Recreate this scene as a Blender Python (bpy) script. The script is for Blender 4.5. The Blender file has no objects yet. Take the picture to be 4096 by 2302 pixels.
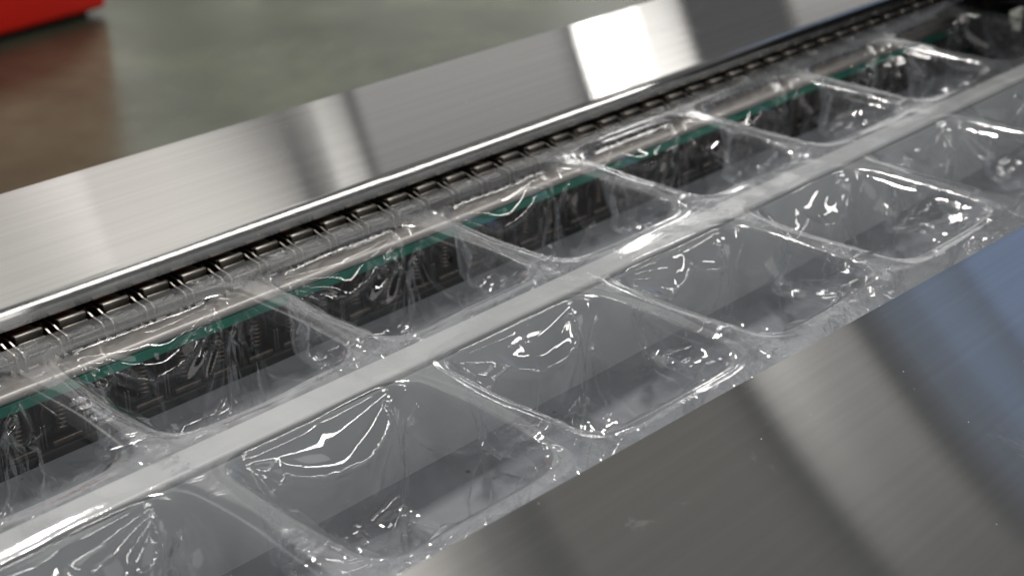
import bpy, bmesh, math, random
import numpy as np
from mathutils import Matrix, Vector

random.seed(7)
S = bpy.context.scene
C = S.collection

# ------------------------------------------------------------------ camera
cd = bpy.data.cameras.new('camera')
cam = bpy.data.objects.new('camera', cd)
C.objects.link(cam)
cd.sensor_width = 36.0
cd.lens = 51.83
cd.clip_start = 0.02
cd.clip_end = 120.0
cam.matrix_world = Matrix((
    (0.69421724, 0.31346627, -0.64792077, -0.28152),
    (-0.71972882, 0.29323156, -0.62928982, -0.47446),
    (-0.00727031, 0.90319109, 0.42917712, 0.33249),
    (0, 0, 0, 1)))
cd.dof.use_dof = True
cd.dof.focus_distance = 0.70
cd.dof.aperture_fstop = 10.0
S.camera = cam

# ------------------------------------------------------------------ world and lamps
W = bpy.data.worlds.new('World')
S.world = W
W.use_nodes = True
bg = W.node_tree.nodes['Background']
bg.inputs['Color'].default_value = (0.97, 0.98, 1.0, 1)
bg.inputs['Strength'].default_value = 0.115

AIM = Vector((0.25, 0.06, 0.0))


def far_lamp(name, lx, phi, radiance, color, D=30.0):
    """A rectangular hall lamp, window or added fill far off. lx = range of direction cosines to the
    conveyor axis, phi = range of angles round that axis above the horizontal (degrees)."""
    t0, t1 = math.acos(lx[1]), math.acos(lx[0])
    p0, p1 = math.radians(phi[0]), math.radians(phi[1])
    th, ph = (t0 + t1) / 2, (p0 + p1) / 2
    d = Vector((math.cos(th), math.sin(th) * math.cos(ph), math.sin(th) * math.sin(ph)))
    ax = Vector((-math.sin(th), math.cos(th) * math.cos(ph), math.cos(th) * math.sin(ph)))
    ay = d.cross(ax)
    L = bpy.data.lights.new(name, 'AREA')
    L.shape = 'RECTANGLE'
    L.size = D * (t1 - t0)
    L.size_y = D * math.sin(th) * (p1 - p0)
    L.energy = radiance * math.pi * L.size * L.size_y
    L.color = color
    o = bpy.data.objects.new(name, L)
    m = Matrix((ax, ay, d)).transposed().to_4x4()
    m.translation = AIM + d * D
    o.matrix_world = m
    C.objects.link(o)
    return o


far_lamp('key_lamp', (0.24, 0.34), (61, 68), 185.0, (1.0, 0.97, 0.93))
far_lamp('spot_lamp', (0.722, 0.738), (25.5, 31), 18.0, (1.0, 0.98, 0.96))
far_lamp('spot_lamp', (0.738, 0.752), (25.5, 31), 9.0, (1.0, 0.98, 0.96))
far_lamp('added_side_fill', (-0.25, 0.40), (140, 168), 1.15, (1.0, 0.98, 0.95))  # fill added from the camera side to brighten faces turned that way
far_lamp('window_lamp', (0.752, 0.772), (8, 62), 1.5, (1.0, 0.98, 0.95))
far_lamp('window_lamp', (0.445, 0.563), (8, 84), 0.80, (1.0, 0.965, 0.92))
far_lamp('window_lamp', (0.582, 0.600), (8, 62), 0.80, (1.0, 0.98, 0.94))
far_lamp('window_lamp', (0.30, 0.445), (8, 62), 0.56, (1.0, 0.98, 0.92))
far_lamp('window_lamp', (0.606, 0.720), (8, 34), 0.40, (1.0, 0.99, 0.97))
far_lamp('window_lamp', (0.726, 0.776), (50, 78), 0.30, (1.0, 0.98, 0.95))
far_lamp('door_lamp', (0.787, 0.803), (54, 92), 0.11, (0.45, 0.65, 1.0))
far_lamp('door_lamp', (0.803, 0.822), (54, 92), 0.22, (0.38, 0.60, 1.0))
far_lamp('door_lamp', (0.822, 0.985), (54, 92), 0.34, (0.34, 0.55, 1.0))
far_lamp('window_lamp', (0.60, 0.715), (45, 82), 0.07, (1.0, 0.95, 0.82))  # no window: faint warm fill added to lift the front plate's middle tone
far_lamp('window_lamp', (0.815, 0.93), (4, 30), 0.80, (1.0, 0.98, 0.96))
far_lamp('added_glint_lamp', (0.28, 0.61), (116.4, 120.0), 22.0, (1.0, 0.98, 0.95))  # this and the next three: strips added to put highlights on film folds
far_lamp('added_glint_lamp', (0.61, 0.75), (123.5, 126.8), 22.0, (1.0, 0.98, 0.95))
far_lamp('added_glint_lamp', (-0.45, -0.15), (97.5, 99.5), 26.0, (1.0, 0.97, 0.93))
far_lamp('added_glint_lamp', (0.02, 0.24), (129.0, 132.0), 22.0, (1.0, 0.98, 0.95))
far_lamp('added_top_fill', (-0.25, 0.15), (70, 110), 0.6, (1.0, 0.97, 0.93))  # unseen overhead fill, added for general brightness

S.view_settings.view_transform = 'Standard'
S.view_settings.look = 'None'
S.view_settings.exposure = 0.0
S.view_settings.gamma = 1.0
S.view_settings.use_curve_mapping = False
cy = S.cycles
cy.use_adaptive_sampling = False
cy.use_denoising = True
cy.max_bounces = 14
cy.glossy_bounces = 6
cy.diffuse_bounces = 4
cy.transmission_bounces = 8
cy.transparent_max_bounces = 40
cy.caustics_reflective = False
cy.caustics_refractive = False
cy.sample_clamp_indirect = 8.0


# ------------------------------------------------------------------ material helpers
class N:
    def __init__(self, name):
        self.m = bpy.data.materials.new(name)
        self.m.use_nodes = True
        self.t = self.m.node_tree
        self.t.nodes.clear()
        self.out = self.t.nodes.new('ShaderNodeOutputMaterial')

    def n(self, typ, **kw):
        nd = self.t.nodes.new('ShaderNode' + typ)
        for k, v in kw.items():
            if k[0] == '_':
                setattr(nd, k[1:], v)
        for k, v in kw.items():
            if k[0] != '_':
                key = int(k[1:]) if k[0] == 'i' and k[1:].isdigit() else k.replace('__', ' ')
                s = nd.inputs[key]
                if isinstance(v, bpy.types.NodeSocket):
                    self.t.links.new(v, s)
                else:
                    s.default_value = v
        return nd

    def math(self, op, a, b=0.0, clamp=False):
        return self.n('Math', _operation=op, _use_clamp=clamp, i0=a, i1=b).outputs[0]

    def mix(self, f, a, b):
        return self.n('Mix', _data_type='RGBA', i0=f, i6=a, i7=b).outputs[2]

    def ramp(self, f, p0, p1, c0=0.0, c1=1.0):
        return self.n('MapRange', _clamp=True, i0=f, i1=p0, i2=p1, i3=c0, i4=c1).outputs[0]

    def noise(self, scale, detail=3.0, vec=None, rough=0.5, dist=0.0):
        if vec is None:
            vec = self.coord()
        return self.n('TexNoise', Vector=vec, Scale=scale, Detail=detail, Roughness=rough, Distortion=dist).outputs[0]

    def coord(self, scale=(1, 1, 1)):
        g = self.n('NewGeometry').outputs['Position']
        if scale == (1, 1, 1):
            return g
        return self.n('Mapping', Vector=g, Scale=scale).outputs[0]

    def done(self, shader):
        self.t.links.new(shader, self.out.inputs['Surface'])
        return self.m


def rgb(r, g, b):
    return (r, g, b, 1.0)


def mat_plain(name, col, rough, metal=0.0, var=0.0, vscale=60.0, bump=0.0, bscale=400.0, spec=0.5):
    k = N(name)
    c = rgb(*col)
    if var:
        f = k.noise(vscale, 5.0)
        c = k.mix(k.ramp(f, 0.3, 0.7), rgb(*[x * (1 - var) for x in col]), rgb(*[min(1, x * (1 + var)) for x in col]))
    kw = {}
    if bump:
        kw['Normal'] = k.n('Bump', Strength=bump, Distance=0.0005, Height=k.noise(bscale, 3.0)).outputs[0]
    p = k.n('BsdfPrincipled', Base__Color=c, Roughness=rough, Metallic=metal, **kw)
    p.inputs['Specular IOR Level'].default_value = spec
    return k.done(p.outputs[0])


def mat_brushed(name, base, alpha, aniso, smudge=True):
    k = N(name)
    g = k.coord((4, 240, 240))
    st = k.n('TexNoise', Vector=g, Scale=1.0, Detail=1.0, Roughness=0.5).outputs[0]
    big = k.noise(9.0, 4.0)
    c = k.mix(k.ramp(st, 0.25, 0.75), rgb(*[x * 0.95 for x in base]), rgb(*[x * 1.03 for x in base]))
    c = k.mix(k.ramp(big, 0.35, 0.7, 0.0, 0.05), c, rgb(*[x * 0.75 for x in base]))
    tang = k.n('CombineXYZ', X=1.0, Y=0.0, Z=0.0).outputs[0]
    r = math.sqrt(alpha)
    a = k.n('BsdfAnisotropic', _distribution='BECKMANN', Color=c, Roughness=r, Anisotropy=aniso, Tangent=tang)
    sh = a.outputs[0]
    if smudge:
        sm = k.noise(14.0, 8.0, rough=0.7, dist=0.6)
        f = k.ramp(sm, 0.64, 0.80, 0.0, 0.22)
        d = k.n('BsdfDiffuse', Color=rgb(0.75, 0.75, 0.74)).outputs[0]
        sh = k.n('MixShader', i0=f, i1=sh, i2=d).outputs[0]
        # tiny dust specks
        v = k.n('TexVoronoi', Vector=k.coord(), Scale=130.0)
        dust = k.math('MULTIPLY', k.math('LESS_THAN', v.outputs['Distance'], 0.035),
                      k.math('GREATER_THAN', k.noise(20.0, 1.0), 0.56))
        d2 = k.n('BsdfDiffuse', Color=rgb(0.7, 0.68, 0.64)).outputs[0]
        sh = k.n('MixShader', i0=dust, i1=sh, i2=d2).outputs[0]
    return k.done(sh)


def mat_film(name, haze, rough, peel, peel_scale, extra=0.0):
    k = N(name)
    n1 = k.noise(peel_scale, 2.0)
    n2 = k.noise(peel_scale * 0.22, 3.0)
    h = k.math('ADD', n1, k.math('MULTIPLY', n2, 1.6))
    bp = k.n('Bump', Strength=peel, Distance=0.0004, Height=h).outputs[0]
    fc = k.n('LayerWeight', Blend=0.5, Normal=bp).outputs['Facing']
    fr = k.math('ADD', k.math('MULTIPLY', k.math('POWER', fc, 5.0), 0.96), 0.04)      # Schlick, n = 1.5
    two = k.math('DIVIDE', k.math('MULTIPLY', fr, 2.0), k.math('ADD', fr, 1.0))   # both faces of the sheet
    gl = k.n('BsdfGlossy', Color=rgb(1, 1, 1), Roughness=rough, Normal=bp).outputs[0]
    tr = k.n('BsdfTransparent', Color=rgb(0.975, 0.98, 0.985)).outputs[0]
    di = k.n('BsdfDiffuse', Color=rgb(0.88, 0.90, 0.93)).outputs[0]
    tl = k.n('BsdfTranslucent', Color=rgb(0.88, 0.90, 0.93)).outputs[0]
    sc = k.n('MixShader', i0=0.5, i1=di, i2=tl).outputs[0]
    lw = k.n('LayerWeight', Blend=0.35).outputs['Facing']      # a longer way through the sheet scatters more
    cloud = k.ramp(k.noise(45.0, 4.0), 0.3, 0.75, 0.7, 1.3)
    hz = k.math('MULTIPLY', k.math('ADD', k.math('MULTIPLY', lw, haze * 1.3), haze), cloud, True)
    if extra:                                                  # stress-whitened creases
        po = k.n('NewGeometry').outputs['Pointiness']
        ed = k.math('ABSOLUTE', k.math('SUBTRACT', po, 0.5))
        hz = k.math('ADD', hz, k.ramp(ed, 0.012, 0.07, 0.0, extra), True)
    body = k.n('MixShader', i0=hz, i1=tr, i2=sc).outputs[0]
    return k.done(k.n('MixShader', i0=two, i1=body, i2=gl).outputs[0])


M = {}
M['plate'] = mat_brushed('brushed_stainless', (0.68, 0.67, 0.65), 0.018, 0.86)
M['film_web'] = mat_film('film_flat_web', 0.060, 0.10, 0.13, 900.0)
M['film'] = mat_film('film_drawn_pocket', 0.012, 0.04, 0.03, 500.0, 0.09)
M['white_strip'] = mat_plain('white_plastic', (0.37, 0.375, 0.375), 0.38, var=0.12, vscale=25)
M['steel'] = mat_plain('guide_steel', (0.72, 0.675, 0.63), 0.44, 1.0, var=0.08, vscale=30)
M['dark_steel'] = mat_plain('dark_steel', (0.07, 0.067, 0.064), 0.32, 1.0, var=0.25, vscale=150)
M['clip_steel'] = mat_plain('clip_steel', (0.16, 0.148, 0.132), 0.36, 1.0, var=0.2, vscale=200)
M['spring'] = mat_plain('spring_wire', (0.115, 0.095, 0.078), 0.40, 1.0, var=0.15, vscale=200)
M['black'] = mat_plain('black_cavity_paint', (0.012, 0.012, 0.012), 0.6)
M['clip_black'] = mat_plain('blackened_steel', (0.03, 0.029, 0.028), 0.42, 0.6, var=0.2, vscale=120)
M['green'] = mat_plain('green_plastic', (0.010, 0.175, 0.118), 0.42, var=0.25, vscale=50)


def mat_grey_rail():
    k = N('grey_cast_plastic')
    v = k.n('TexVoronoi', Vector=k.coord(), Scale=900.0)
    f = k.math('LESS_THAN', v.outputs['Distance'], 0.16)
    f = k.math('MULTIPLY', f, k.ramp(k.noise(600.0, 1.0), 0.5, 0.62))
    c = k.mix(k.ramp(k.noise(35.0, 5.0), 0.3, 0.7), rgb(0.52, 0.545, 0.555), rgb(0.61, 0.635, 0.645))
    c = k.mix(k.math('MULTIPLY', f, 0.5), c, rgb(0.6, 0.6, 0.6))  # paler specks painted in as sparkle on the grainy face
    p = k.n('BsdfPrincipled', Base__Color=c, Roughness=0.5)
    return k.done(p.outputs[0])


M['grey_rail'] = mat_grey_rail()


def mat_bed():
    k = N('pale_grey_bed')
    c = k.mix(k.ramp(k.noise(18.0, 6.0, rough=0.6), 0.3, 0.72), rgb(0.175, 0.185, 0.20), rgb(0.235, 0.245, 0.265))
    sp = k.n('TexVoronoi', Vector=k.coord(), Scale=70.0).outputs['Distance']
    d = k.math('MULTIPLY', k.math('LESS_THAN', sp, 0.10), k.ramp(k.noise(30.0, 2.0), 0.55, 0.62))
    c = k.mix(k.math('MULTIPLY', d, 0.85), c, rgb(0.03, 0.03, 0.03))
    p = k.n('BsdfPrincipled', Base__Color=c, Roughness=0.42)
    return k.done(p.outputs[0])


M['bed'] = mat_bed()


def mat_floor():
    k = N('worn_painted_concrete')
    a = k.noise(1.6, 8.0, rough=0.62, dist=0.4)
    b = k.noise(7.0, 6.0, rough=0.65)
    c = k.mix(k.ramp(a, 0.35, 0.68), rgb(0.050, 0.060, 0.038), rgb(0.115, 0.130, 0.088))
    c = k.mix(k.ramp(b, 0.45, 0.7, 0.0, 0.55), c, rgb(0.055, 0.058, 0.044))
    r = k.ramp(a, 0.3, 0.7, 0.30, 0.18)
    p = k.n('BsdfPrincipled', Base__Color=c, Roughness=r)
    p.inputs['Specular IOR Level'].default_value = 0.36
    return k.done(p.outputs[0])


M['floor'] = mat_floor()
M['red'] = mat_plain('red_paint', (0.80, 0.016, 0.008), 0.5, var=0.06, vscale=4)
M['housing'] = mat_plain('dark_housing', (0.02, 0.022, 0.026), 0.4, var=0.2, vscale=8)


# ------------------------------------------------------------------ object helpers
def link(name, me, mat, parent=None):
    o = bpy.data.objects.new(name, me)
    C.objects.link(o)
    if mat is not None and not me.materials:
        me.materials.append(mat)
    if parent is not None:
        o.parent = parent
    return o


def empty(name, label, cat, loc=(0, 0, 0), group=None):
    o = bpy.data.objects.new(name, None)
    o.location = loc
    o.empty_display_size = 0.02
    C.objects.link(o)
    tag(o, label, cat, group)
    return o


def tag(o, label, cat, group=None):
    o['label'] = label
    o['category'] = cat
    if group:
        o['group'] = group


def mesh_np(name, V, F, smooth=True):
    me = bpy.data.meshes.new(name)
    me.from_pydata([tuple(v) for v in V] if not isinstance(V, list) else V, [], F)
    me.update()
    if smooth:
        me.polygons.foreach_set('use_smooth', [True] * len(me.polygons))
    return me


def from_bm(name, bm, smooth=False, angle=None):
    me = bpy.data.meshes.new(name)
    bm.normal_update()
    bm.to_mesh(me)
    bm.free()
    if smooth:
        me.polygons.foreach_set('use_smooth', [True] * len(me.polygons))
        if angle:
            me.set_sharp_from_angle(angle=math.radians(angle))
    return me


def add_box(bm, x0, x1, y0, y1, z0, z1, bevel=0.0, seg=2):
    vs = [bm.verts.new((x, y, z)) for x in (x0, x1) for y in (y0, y1) for z in (z0, z1)]
    idx = [(0, 1, 3, 2), (4, 6, 7, 5), (0, 4, 5, 1), (2, 3, 7, 6), (0, 2, 6, 4), (1, 5, 7, 3)]
    fs = [bm.faces.new([vs[i] for i in f]) for f in idx]
    if bevel:
        es = list({e for f in fs for e in f.edges})
        bmesh.ops.bevel(bm, geom=es, offset=bevel, segments=seg, affect='EDGES', profile=0.5)


def add_tube(bm, pts, r, n=6, closed_ends=True):
    pts = [Vector(p) for p in pts]
    rings = []
    prev = None
    for i, p in enumerate(pts):
        t = (pts[min(i + 1, len(pts) - 1)] - pts[max(i - 1, 0)])
        if t.length < 1e-9:
            t = Vector((0, 0, 1))
        t.normalize()
        if prev is None:
            a = t.orthogonal().normalized()
        else:
            a = (prev - t * prev.dot(t))
            if a.length < 1e-6:
                a = t.orthogonal()
            a.normalize()
        prev = a
        b = t.cross(a)
        rings.append([bm.verts.new(p + (a * math.cos(q) + b * math.sin(q)) * r)
                      for q in [2 * math.pi * j / n for j in range(n)]])
    for i in range(len(rings) - 1):
        for j in range(n):
            bm.faces.new((rings[i][j], rings[i][(j + 1) % n], rings[i + 1][(j + 1) % n], rings[i + 1][j]))
    if closed_ends:
        bm.faces.new(rings[0][::-1])
        bm.faces.new(rings[-1])


def add_extrude_x(bm, prof, x0, x1, nseg=1):
    """Closed (y, z) profile swept along x."""
    rings = []
    for i in range(nseg + 1):
        x = x0 + (x1 - x0) * i / nseg
        rings.append([bm.verts.new((x, y, z)) for y, z in prof])
    n = len(prof)
    for i in range(nseg):
        for j in range(n):
            bm.faces.new((rings[i][j], rings[i + 1][j], rings[i + 1][(j + 1) % n], rings[i][(j + 1) % n]))
    bm.faces.new(rings[0])
    bm.faces.new(rings[-1][::-1])
    bmesh.ops.recalc_face_normals(bm, faces=bm.faces[:])


def arc(cy_, cz, r, a0, a1, n):
    return [(cy_ + r * math.cos(math.radians(a0 + (a1 - a0) * i / n)),
             cz + r * math.sin(math.radians(a0 + (a1 - a0) * i / n))) for i in range(n + 1)]


X0, X1 = -0.34, 1.06
ZF = -0.90

# ------------------------------------------------------------------ setting: floor
bm = bmesh.new()
g = 30
vs = [[bm.verts.new((-20 + 60.0 * i / g, -20 + 60.0 * j / g, ZF)) for j in range(g + 1)] for i in range(g + 1)]
for i in range(g):
    for j in range(g):
        bm.faces.new((vs[i][j], vs[i + 1][j], vs[i + 1][j + 1], vs[i][j + 1]))
fl = link('floor', from_bm('floor', bm), M['floor'])
fl['kind'] = 'structure'

# ------------------------------------------------------------------ machine cabinet with the bed under the film
cab = empty('machine_cabinet', 'grey machine bed and beams running below the clear film', 'machine', (0.3, 0, ZF))
ci = Matrix.Translation((-0.3, 0, -ZF))


def part(name, bm, mat, parent, smooth=False, angle=None):
    o = link(name, from_bm(name, bm, smooth, angle), mat, parent)
    o.matrix_parent_inverse = Matrix.Translation(parent.location).inverted()
    return o


bm = bmesh.new()
add_box(bm, X0, X1, -0.30, 0.25, ZF, -0.084)
part('cabinet_body', bm, M['steel'], cab)
bm = bmesh.new()
add_box(bm, X0, X1, -0.19, 0.1335, -0.084, -0.0620, 0.001)
part('bed_plate', bm, M['bed'], cab)
bm = bmesh.new()
add_box(bm, X0, X1, 0.172, 0.240, -0.0845, 0.0040)
part('beam', bm, M['black'], cab)
bm = bmesh.new()
add_box(bm, X0, X1, -0.245, -0.195, -0.0845, -0.0300)
part('beam', bm, M['grey_rail'], cab)

# ------------------------------------------------------------------ centre rail
cr = empty('centre_rail', 'grey centre rail with a white plastic strip between the two pocket rows', 'rail', (0.3, 0, -0.062))
bm = bmesh.new()
add_box(bm, X0, X1, -0.0080, 0.0080, -0.0660, -0.0068, 0.0012)
part('rail_body', bm, M['grey_rail'], cr)
bm = bmesh.new()
add_box(bm, X0, X1, -0.0089, 0.0089, -0.0067, -0.0026, 0.0016, 3)
part('wear_strip', bm, M['white_strip'], cr)

# ------------------------------------------------------------------ chain guide rail at the back
gr = empty('chain_guide_rail', 'polished steel chain guide with green strip behind the back pocket row', 'rail', (0.3, 0.14, -0.062))
bm = bmesh.new()
prof = [(0.1500, -0.0240), (0.1500, -0.0102), (0.1450, -0.0102), (0.1380, -0.0172)] + \
       arc(0.1374, -0.0205, 0.0036, 132, 270, 10)
add_extrude_x(bm, prof, X0, X1)
part('guide_face', bm, M['steel'], gr, True, 40)
bm = bmesh.new()
add_box(bm, X0, X1, 0.1350, 0.1470, -0.0300, -0.0242, 0.0005)
part('green_strip', bm, M['green'], gr)
bm = bmesh.new()
add_box(bm, X0, X1, 0.1540, 0.1700, -0.0840, -0.0245)
part('guide_back', bm, M['black'], gr)
bm = bmesh.new()
add_box(bm, X0, X1, 0.1360, 0.1535, -0.0840, -0.0590, 0.0006)
part('guide_foot', bm, M['black'], gr)


# ------------------------------------------------------------------ gripper chain (upper run)
PC = 0.0244


def proto_clip():
    """Meshes of one film clip around the origin (x along the chain)."""
    d = {}
    bm = bmesh.new()
    add_box(bm, -0.0082, 0.0082, 0.1400, 0.1680, -0.0098, -0.0030, 0.0008, 1)
    d['clip_base'] = (from_bm('clip_base', bm), M['clip_black'])
    bm = bmesh.new()
    add_box(bm, -0.0078, 0.0078, 0.1462, 0.1496, -0.0028, 0.0034, 0.0007, 2)
    add_box(bm, -0.0074, 0.0074, 0.1442, 0.1462, -0.0028, -0.0002, 0.0005, 2)
    add_box(bm, -0.0070, 0.0070, 0.1496, 0.1600, -0.0030, 0.0020, 0.0006, 1)
    d['clip_jaw'] = (from_bm('clip_jaw', bm, True, 50), M['clip_steel'])
    # toothed lower jaw hanging below the film edge
    bm = bmesh.new()
    out = []
    n = 30
    for i in range(n + 1):
        a = math.pi * i / n
        rr = 0.0082 * (1.0 - 0.14 * (0.5 + 0.5 * math.cos(7 * a)))
        out.append((-rr * math.cos(a), -0.0030 - 0.0070 * (rr / 0.0082) ** 3 * math.sin(a) ** 0.7))
    f = [bm.verts.new((x, 0.1345, z)) for x, z in out]
    b = [bm.verts.new((x, 0.1362, z)) for x, z in out]
    bm.faces.new(f)
    bm.faces.new(b[::-1])
    for i in range(len(out)):
        j = (i + 1) % len(out)
        bm.faces.new((f[j], f[i], b[i], b[j]))
    bmesh.ops.recalc_face_normals(bm, faces=bm.faces[:])
    d['lower_jaw'] = (from_bm('lower_jaw', bm), M['black'])
    for side, nm in ((-1, 'link_plate'), (1, 'link_plate')):
        bm = bmesh.new()
        x = side * 0.0098
        pr = [(0.1340, -0.0105), (0.1340, -0.0035)] + arc(0.1375, -0.0035, 0.0035, 180, 100, 5)[1:] + \
             [(0.1440, 0.0004), (0.1480, 0.0016), (0.1600, 0.0016), (0.1600, -0.0100)]
        add_extrude_x(bm, pr, x - 0.0005, x + 0.0005)
        d[nm + str(side)] = (from_bm('link_plate', bm), M['clip_steel'])
    bm = bmesh.new()
    add_tube(bm, [(-0.0124, 0.1640, -0.0040), (0.0124, 0.1640, -0.0040)], 0.0022, 8)
    d['link_pin'] = (from_bm('link_pin', bm, True, 50), M['clip_steel'])
    return d


ch = empty('gripper_chain', 'dark steel gripper chain holding the film edge under the steel cover', 'chain', (0.3, 0.15, -0.0105))
pc = proto_clip()
chi = Matrix.Translation(ch.location).inverted()
nclip = int((X1 - X0 - 0.05) / PC)
for i in range(nclip):
    x = 0.0410 + PC * (i - 14)
    base = link('clip', pc['clip_base'][0], pc['clip_base'][1], ch)
    base.matrix_parent_inverse = chi
    base.location = (x + random.uniform(-0.0004, 0.0004), random.uniform(-0.0005, 0.0005), random.uniform(-0.0004, 0.0002))
    base.rotation_euler = (0, random.uniform(-0.02, 0.02), 0)
    for kname, (me, mt) in pc.items():
        if kname == 'clip_base':
            continue
        o = link(kname.rstrip('-1'), me, mt, base)

# ------------------------------------------------------------------ lower run of the chain: springs and hoops
ch2 = empty('return_chain', 'brownish steel chain run of coil springs and wire hoops below the green strip', 'chain', (0.3, 0.145, -0.059))
bm = bmesh.new()
pts = []
turns, rs = 7.5, 0.0034
for i in range(int(turns * 14) + 1):
    a = 2 * math.pi * i / 14
    pts.append((rs * math.cos(a), 0.1430 + rs * math.sin(a), -0.0340 - 0.0185 * i / (turns * 14)))
add_tube(bm, pts, 0.00075, 6)
me_spring = from_bm('spring', bm, True)
bm = bmesh.new()
hp = [(-0.0092, 0.1440, -0.0575)] + [(-0.0092 * math.cos(math.radians(q)), 0.1440,
      -0.0425 + 0.0088 * math.sin(math.radians(q))) for q in range(0, 181, 12)] + [(0.0092, 0.1440, -0.0575)]
add_tube(bm, hp, 0.0008, 6)
me_hoop = from_bm('hoop', bm, True)
bm = bmesh.new()
add_box(bm, -0.0118, 0.0118, 0.1465, 0.1525, -0.0580, -0.0345, 0.0012, 2)
me_link = from_bm('return_clip', bm)
bm = bmesh.new()
add_box(bm, -0.0085, 0.0085, 0.1368, 0.1400, -0.0585, -0.0550, 0.0007, 2)
me_bar = from_bm('bar', bm, True, 50)
bm = bmesh.new()
add_box(bm, -0.0005, 0.0005, 0.1385, 0.1460, -0.0580, -0.0450, 0.0002, 1)
me_lug = from_bm('lug', bm)
bm = bmesh.new()
add_tube(bm, [(0, 0.143, -0.0345), (0, 0.143, -0.0330), (0, 0.143, -0.0318)], 0.0046, 12)
me_cap = from_bm('spring_cap', bm, True, 50)
ch2i = Matrix.Translation(ch2.location).inverted()
for i in range(nclip):
    x = 0.0725 + PC * (i - 15)
    b = link('return_clip', me_link, M['black'], ch2)
    b.matrix_parent_inverse = ch2i
    b.location = (x, 0, 0)
    link('spring', me_spring, M['spring'], b)
    link('hoop', me_hoop, M['spring'], b)
    link('bar', me_bar, M['spring'], b)
    link('spring_cap', me_cap, M['black'], b)
    for sx in (-0.0112, 0.0112):
        lg = link('lug', me_lug, M['clip_steel'], b)
        lg.location = (sx, 0, 0)


# ------------------------------------------------------------------ the clear film
PIT = 0.127
HX, HY, RC = 0.0524, 0.0510, 0.0175
YC = 0.0675           # centre line of a pocket row
YE = 0.1418           # outer edge of the film
DEPTH = 0.0545
rng = np.random.RandomState(11)


class Noise3:
    def __init__(self, seed):
        r = np.random.RandomState(seed)
        self.t = r.rand(64, 64, 64).astype(np.float64) * 2 - 1

    def __call__(self, p, scale):
        q = p / scale + 1000.37
        i = np.floor(q).astype(int)
        f = q - i
        f = f * f * f * (f * (f * 6 - 15) + 10)
        r = 0
        for a in (0, 1):
            for b in (0, 1):
                for c in (0, 1):
                    w = (f[..., 0] if a else 1 - f[..., 0]) * (f[..., 1] if b else 1 - f[..., 1]) * \
                        (f[..., 2] if c else 1 - f[..., 2])
                    r = r + w * self.t[(i[..., 0] + a) % 64, (i[..., 1] + b) % 64, (i[..., 2] + c) % 64]
        return r


NZ = Noise3(3)
NS = 84               # samples per side


def side_path():
    """Lip outline (rounded rectangle about 0) and the matching cell-edge parameter, corner to corner."""
    pts, nrm, side, tt = [], [], [], []
    for s in range(4):
        # local side: along +t at distance h, from corner diagonal to corner diagonal
        a, h = (HX, HY) if s % 2 == 0 else (HY, HX)
        la, ls = RC * math.pi / 4, 2 * (a - RC)
        tot = 2 * la + ls
        for i in range(NS):
            u = i / NS
            w = u * tot
            if w < la:
                an = math.radians(135) - w / RC
                x, y = -(a - RC) + RC * math.cos(an), h - RC + RC * math.sin(an)
                n = (math.cos(an), math.sin(an))
            elif w < la + ls:
                x, y = -(a - RC) + (w - la), h
                n = (0, 1)
            else:
                an = math.radians(90) - (w - la - ls) / RC
                x, y = (a - RC) + RC * math.cos(an), h - RC + RC * math.sin(an)
                n = (math.cos(an), math.sin(an))
            ro = -math.radians(90) * s
            c_, s_ = math.cos(ro), math.sin(ro)
            pts.append((x * c_ - y * s_, x * s_ + y * c_))
            nrm.append((n[0] * c_ - n[1] * s_, n[0] * s_ + n[1] * c_))
            side.append(s)
            tt.append(u)
    return np.array(pts), np.array(nrm), np.array(side), np.array(tt)


LIP, LNR, LSD, LT = side_path()
NP_ = len(LIP)


def sstep(x, a, b):
    t = np.clip((x - a) / (b - a), 0, 1)
    return t * t * (3 - 2 * t)


def web_height(x, y):
    p = np.stack([x, y, np.zeros_like(x)], -1)
    cal = 1 - 0.8 * sstep(np.abs(y), 0.122, 0.132)
    z = (0.0011 * NZ(p, 0.034) + 0.00016 * NZ(p + 7, 0.012) + 0.00002 * NZ(p + 3, 0.0045)) * cal
    # step left by the mould insert across each cross web
    k = np.round(x / PIT)
    dx = np.abs(x - k * PIT)
    for yy in (0.0235, -0.0985):
        z = z + 0.0007 * np.exp(-((y - yy) / 0.0012) ** 2) * (dx < 0.0105) * (1 - sstep(dx, 0.007, 0.0105))
    return z


def tri(x):
    """Folded-sheet wave with sharp crests."""
    f = np.abs((x % 2.0) - 1.0) * 2 - 1
    return np.sign(f) * np.abs(f) ** 0.85


def lip_sag(s_, t_, seedv):
    # the free edges between the moulds hang a little in the middle
    return -0.0016 * np.sin(np.pi * t_) ** 2 * (0.6 + 0.4 * math.sin(seedv * 3.1))


web_V, web_F = [], []


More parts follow.
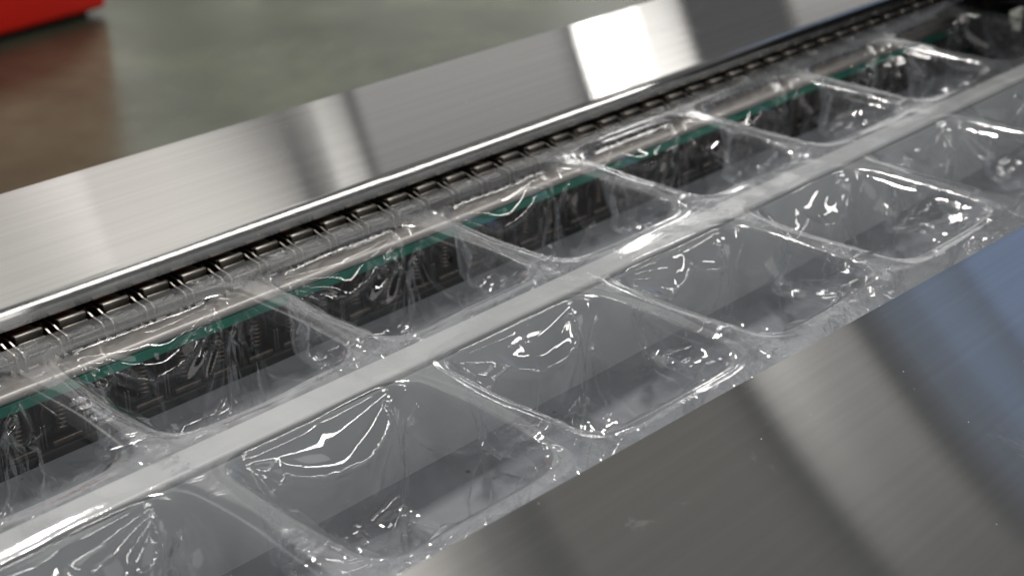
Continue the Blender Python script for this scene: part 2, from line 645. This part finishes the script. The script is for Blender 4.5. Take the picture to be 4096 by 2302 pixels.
def build_cell(k, row):
    """One pocket (k-th along x, row +1 back / -1 front). Adds web verts, returns pocket mesh."""
    r = np.random.RandomState(500 + k * 7 + (31 if row > 0 else 0))
    cx, cyy = (k + 0.5) * PIT, row * YC
    lip = LIP * np.array([1, row]) + np.array([cx, cyy])
    nr = LNR * np.array([1, row])
    side, t = LSD, LT
    # cell rectangle in un-mirrored frame: side 0 = +y edge, 1 = +x, 2 = -y, 3 = -x
    xa, xb = -PIT / 2, PIT / 2
    ya, yb = -YC, YE - YC
    Q = np.zeros_like(LIP)
    Q[side == 0] = np.stack([xa + (xb - xa) * t[side == 0], np.full((side == 0).sum(), yb)], 1)
    Q[side == 1] = np.stack([np.full((side == 1).sum(), xb), yb + (ya - yb) * t[side == 1]], 1)
    Q[side == 2] = np.stack([xb + (xa - xb) * t[side == 2], np.full((side == 2).sum(), ya)], 1)
    Q[side == 3] = np.stack([np.full((side == 3).sum(), xa), ya + (yb - ya) * t[side == 3]], 1)
    Q = Q * np.array([1, row]) + np.array([cx, cyy])
    # web rings
    fr = [0, .10, .20, .28, .34, .38, .42, .46, .50, .54, .58, .64, .70, .76, .82, .88, .93, .97, 1.0]
    base = len(web_V)
    sag = lip_sag(side, t, k + 0.7 * row)
    bead = 0.75 + 0.25 * math.sin(k * 1.7 + row)
    for f in fr:
        P = Q + (lip - Q) * f
        d = np.linalg.norm(P - lip, axis=1)
        z = web_height(P[:, 0], P[:, 1])
        fall = np.clip(1 - d / 0.0038, 0, 1)
        z = z + 0.0003 * bead * np.exp(-((d - 0.0042) / 0.0008) ** 2) - 0.0017 * fall ** 1.2 + 0.0008 * sstep(d, 0.0050, 0.0115)
        z = z + sag * np.exp(-d / 0.004) - 0.0010 * np.exp(-(d / 0.0011) ** 2)
        z = np.where((np.abs(P[:, 1]) < 0.013), np.maximum(z, -0.0021), z)
        web_V.extend(np.stack([P[:, 0], P[:, 1], z], 1).tolist())
    lipz = z
    for j in range(len(fr) - 1):
        for i in range(NP_):
            a = base + j * NP_ + i
            b = base + j * NP_ + (i + 1) % NP_
            q = (a, b, b + NP_, a + NP_)
            web_F.append(q if row > 0 else q[::-1])
    # pocket
    NW, NFL = 46, 34
    rows = []
    jit = r.rand(12)
    cr_d = [(math.cos(a), math.sin(a), b) for a, b in zip(r.rand(9) * math.pi, r.randn(9) * 0.5)]
    cr_p = r.rand(9) * 2

    def crumple(P, big, small):
        a = 0
        wv = 0.006 * np.stack([NZ(P + 11, 0.028), NZ(P + 23, 0.028), NZ(P + 37, 0.028)], -1)
        Pw = P + wv
        for q in range(9):
            lam = (0.030, 0.024, 0.036, 0.019, 0.013, 0.016, 0.010, 0.0085, 0.012)[q]
            amp = big if q < 4 else small
            ph = (Pw[..., 0] * cr_d[q][0] + Pw[..., 1] * cr_d[q][1] + Pw[..., 2] * cr_d[q][2]) / lam + cr_p[q]
            mk = sstep(NZ(P + 50 + q * 5, 0.030), -0.15, 0.45)
            a = a + amp * tri(ph) * mk
        return a

    # distance along the side to the nearest corner, in metres
    ln = np.where(side % 2 == 0, 2 * HX, 2 * HY)
    dcorner = np.minimum(t, 1 - t) * ln
    sgn = np.where(t < 0.5, 1.0, -1.0)
    corner_id = (side + (t >= 0.5)) % 4
    sw_c = 0.10 + 0.07 * jit[side]                      # swag heights per side
    sw_n = np.where(jit[4 + side] > 0.5, 2.0, 1.5)
    for j in range(1, NW + 1):
        s = j / NW
        s = s ** 1.25
        inset = 0.0060 * (1 - math.exp(-s * 9)) + 0.0055 * s + 0.010 * max(0, (s - 0.82) / 0.18) ** 2
        zz = lipz - DEPTH * s * (1 - 0.0) + 0.0035 * max(0, (s - 0.82) / 0.18) ** 2
        P = lip - nr * inset
        P3 = np.stack([P[:, 0], P[:, 1], zz + np.zeros(NP_)], 1)
        w = float(sstep(np.array(s), 0.02, 0.34))
        wl = float(sstep(np.array(s), 0.40, 0.95))
        o = np.zeros(NP_)
        # slack belly of each side
        o += 0.0055 * np.sin(np.pi * t) ** 0.8 * math.sin(math.pi * min(1, s * 1.05)) * (0.5 + jit[side])
        # broad soft folds
        o += w * (0.0026 * (1 - np.abs(NZ(P3 * np.array([1, 1, 0.45]), 0.026)) * 2.2))
        # tension folds fanning out of the rim corners
        rr = np.hypot(dcorner, s * DEPTH)
        an = np.arctan2(s * DEPTH, dcorner + 1e-5)
        fq = 4.0 + 4.0 * jit[(corner_id + 3) % 12]
        o += 0.0026 * jit[(corner_id * 2 + 1) % 12] * tri(an * fq + 2 * jit[corner_id]) * sstep(rr, 0.005, 0.018) * (1 - sstep(rr, 0.034, 0.060))
        # swags: scalloped crests near the rim
        sc = sw_c + 0.17 * np.abs(np.sin(np.pi * (t * sw_n + jit[8 + side % 4]))) ** 0.7
        ds = (s - sc) / 0.095
        o += 0.0046 * np.clip(1 - np.abs(ds), 0, 1) ** 1.4 * sstep(dcorner, 0.004, 0.018)
        # corner pleats: a pair of sharp vertical crests that close up downwards
        pos = 0.0085 * (1 - 0.75 * s) + 0.002
        wd = 0.0026
        pl = np.clip(1 - np.abs(dcorner - pos) / wd, 0, 1) ** 1.3
        o += 0.0055 * pl * float(sstep(np.array(s), 0.015, 0.22)) * (0.6 + 0.8 * jit[corner_id])
        # single pleats
        for q in range(3):
            tp = jit[(q * 3 + 1) % 12] * 0.6 + 0.2
            sd = int(jit[(q + 5) % 12] * 4)
            dd = np.abs((t - tp - 0.12 * (s - 0.5) * (jit[q] - 0.5) * 4) * ln)
            o += (side == sd) * 0.0040 * np.clip(1 - dd / 0.0028, 0, 1) ** 1.3 * sstep(np.array(s), 0.12, 0.5)
        o += wl * crumple(P3, 0.0034, 0.0010) + w * crumple(P3 + 0.3, 0.0008, 0.00006)
        P = P - nr * o[:, None]
        zd = wl * crumple(P3 + 0.11, 0.0020, 0.0010)
        rows.append(np.stack([P[:, 0], P[:, 1], np.maximum(zz + zd, -0.0605)], 1))
    edge = rows[-1]
    cen = np.array([cx + (jit[0] - 0.5) * 0.01, cyy + (jit[1] - 0.5) * 0.01, 0])
    for j in range(1, NFL + 1):
        f = j / NFL * 0.985
        P = edge + (cen - edge) * f
        bz = edge[:, 2] * (1 - f) + (-0.0545) * f
        P3 = np.stack([P[:, 0], P[:, 1], np.full(NP_, -0.054)], 1)
        fade = 1 - 0.6 * f
        z = bz + (crumple(P3 + 0.11, 0.0048, 0.0015) - 0) * (1 - (1 - min(1, j / 5)) * 0.5) * fade
        z += 0.0075 * NZ(P3 + 2.2, 0.024) * min(1, j / 8)
        xy = np.stack([crumple(P3 + 0.7, 0.0006, 0.0003), crumple(P3 + 0.9, 0.0006, 0.0003)], 1) * fade * min(1, j / 6)
        rows.append(np.stack([P[:, 0] + xy[:, 0], P[:, 1] + xy[:, 1], np.clip(z, -0.0608, -0.022)], 1))
    lip3 = np.stack([lip[:, 0], lip[:, 1], lipz], 1)
    V = np.concatenate([lip3] + rows)
    nrw = len(rows) + 1
    ii = np.arange(NP_)
    F = []
    for j in range(nrw - 1):
        a = j * NP_ + ii
        b = j * NP_ + (ii + 1) % NP_
        q = np.stack([a, b, b + NP_, a + NP_], 1)
        F.extend((q if row > 0 else q[:, ::-1]).tolist())
    last = (nrw - 1) * NP_ + ii
    F.append(last.tolist() if row > 0 else last[::-1].tolist())
    return mesh_np('pocket', V.tolist(), F)


film = empty('plastic_film', 'clear thermoformed plastic film with two rows of crumpled pockets', 'film', (0.3, 0, -0.0595))
fi = Matrix.Translation(film.location).inverted()
KR = {1: range(-2, 8), -1: range(-2, 8)}
for row in (1, -1):
    for k in KR[row]:
        o = link('pocket', build_cell(k, row), M['film'], film)
        o.matrix_parent_inverse = fi
bm = bmesh.new()
me = bpy.data.meshes.new('film_web')
me.from_pydata(web_V, [], web_F)
bm.from_mesh(me)
bmesh.ops.remove_doubles(bm, verts=bm.verts[:], dist=0.00012)
bm.to_mesh(me)
bm.free()
me.polygons.foreach_set('use_smooth', [True] * len(me.polygons))
o = link('film_web', me, M['film_web'], film)
o.matrix_parent_inverse = fi

# torn bite marks of the clips along both film edges
for row in (1, -1):
    for i in range(24):
        x = -0.190 + i * PC * 2 + random.uniform(-0.004, 0.004)
        if x > 1.0:
            continue
        y0 = 0.1385 if row > 0 else -0.1315
        L = random.uniform(0.010, 0.018)
        pts = []
        n = 16
        for j in range(n + 1):
            q = j / n
            pts.append((x + L * q, y0 - row * 0.003 * math.sin(math.pi * q) * random.uniform(0.5, 1.2) + random.uniform(-0.0004, 0.0004),
                        0.0008 + random.uniform(0, 0.0009)))
        b = bmesh.new()
        add_tube(b, pts, 0.00035, 5)
        # a curl of torn film along the cut
        for j in range(n):
            p0, p1 = Vector(pts[j]), Vector(pts[j + 1])
            hgt = 0.0016 * math.sin(math.pi * (j + 0.5) / n) * random.uniform(0.5, 1.3)
            up = Vector((0, row * hgt * 0.8, hgt))
            f = [b.verts.new(p0), b.verts.new(p1), b.verts.new(p1 + up), b.verts.new(p0 + up * random.uniform(0.6, 1.2))]
            b.faces.new(f)
        oo = link('torn_edge', from_bm('torn_edge', b, True), M['film_web'], film)
        oo.matrix_parent_inverse = fi

# raised code pressed into two of the cross webs
GL = {'4': [[(0.7, 0), (0.7, 1), (0, 0.35), (1, 0.35)]], '1': [[(0.5, 0), (0.5, 1), (0.25, 0.75)]],
      '0': [[(0.5 + 0.42 * math.cos(a * 0.5236), 0.5 + 0.5 * math.sin(a * 0.5236)) for a in range(13)]],
      '7': [[(0, 1), (1, 1), (0.35, 0)]], '/': [[(0.2, 0), (0.8, 1)]]}


def code(k, y, txt, w=0.0050, h=0.0085):
    b = bmesh.new()
    for i, c in enumerate(txt):
        for pl in GL.get(c, []):
            pts = []
            for a in range(len(pl) - 1):
                for q in range(4):
                    e = q / 4
                    pts.append((pl[a][0] * (1 - e) + pl[a + 1][0] * e, pl[a][1] * (1 - e) + pl[a + 1][1] * e))
            pts.append(pl[-1])
            W3 = []
            for gx, gy in pts:
                xx = k * PIT + (gy - 0.5) * h
                yy = y - (i * 1.25 + gx) * w
                zz = float(web_height(np.array([xx]), np.array([yy]))[0]) - 0.0003
                W3.append((xx, yy, zz))
            add_tube(b, W3, 0.0008, 6)
    oo = link('raised_code', from_bm('raised_code', b, True), M['film'], film)
    oo.matrix_parent_inverse = fi


for k in (0, 3):
    code(k, 0.112, '111')
    code(k, 0.078, '47101')
    code(k, 0.034, '/1')
    code(k, 0.017, '111')
    code(k, -0.003, '11/')
    code(k, -0.026, '1/')
    code(k, -0.074, '4701')

# ------------------------------------------------------------------ stainless cover plates
bc = bmesh.new()
t = 0.002
zt = 0.0155
prof = [(0.296, zt), (0.296, 0.0090), (0.294, 0.0090), (0.294, zt - t), (0.1585, zt - t)]
prof += arc(0.1585, zt - 0.0055, 0.0035, 90, 170, 6)[1:] + [(0.1542, 0.0050), (0.1522, 0.0050)]
prof += arc(0.1585, zt - 0.0065, 0.0065, 178, 90, 10)
add_extrude_x(bc, prof, X0, X1 + 0.6, 1)
bcp = link('cover_plate', from_bm('cover_plate', bc, True, 35), M['plate'])
bcp.location = (0, 0, 0)
tag(bcp, 'brushed steel cover strip with rolled edge beside the chain, floor behind it', 'cover plate')

fp = bmesh.new()
zt = 0.0100
prof = [(0, zt - 0.0004), (0.0006, zt), (0.150, zt)]
prof = [(-0.0, zt), (-0.262, zt)] + arc(-0.262, zt - 0.012, 0.012, 90, 165, 8)[1:]
yb, zb = prof[-1]
prof += [(yb - 0.012, zb - 0.06), (yb - 0.0102, zb - 0.0605)]
prof += [(y + 0.0019, z - 0.0006) for y, z in arc(-0.262, zt - 0.012, 0.0105, 165, 90, 8)]
prof += [(0, zt - 0.0018)]
add_extrude_x(fp, prof, -0.45, 0.95, 1)
fpo = link('cover_plate', from_bm('cover_plate', fp, True, 35), M['plate'])
fpo.rotation_euler = (math.radians(12), 0, -0.0317)
fpo.location = (0.0, -0.1368, 0)
tag(fpo, 'wide brushed steel cover plate with folded front edge covering the front film edge', 'cover plate')

# ------------------------------------------------------------------ far machine housing over the conveyor
hs = empty('forming_station', 'dark forming station housing at the far end of the film', 'machine', (1.28, 0.0, ZF))
bm = bmesh.new()
add_box(bm, 0.905, 1.50, -0.15, 0.146, 0.006, 0.20, 0.006, 2)
part('housing', bm, M['housing'], hs, True, 40)
bm = bmesh.new()
add_box(bm, 0.897, 0.9045, -0.13, 0.13, 0.012, 0.06, 0.002, 2)
part('guard_plate', bm, M['housing'], hs)
bm = bmesh.new()
add_box(bm, 1.07, 1.50, -0.15, 0.146, ZF, 0.0055)
part('base', bm, M['housing'], hs)

# ------------------------------------------------------------------ red cabinet on the floor behind
rc = empty('red_cabinet', 'red painted cabinet standing on the floor far behind the machine', 'cabinet', (2.17, 3.70, ZF))
bm = bmesh.new()
add_box(bm, -2.0, 0.0, 0.0, 0.9, 0.020, 1.5, 0.025, 3)
link('body', from_bm('body', bm, True, 40), M['red'], rc)
bm = bmesh.new()
add_box(bm, -1.95, -0.05, 0.05, 0.85, 0.0, 0.021)
link('plinth', from_bm('plinth', bm), M['black'], rc)
rc.rotation_euler = (0, 0, math.radians(8.5))
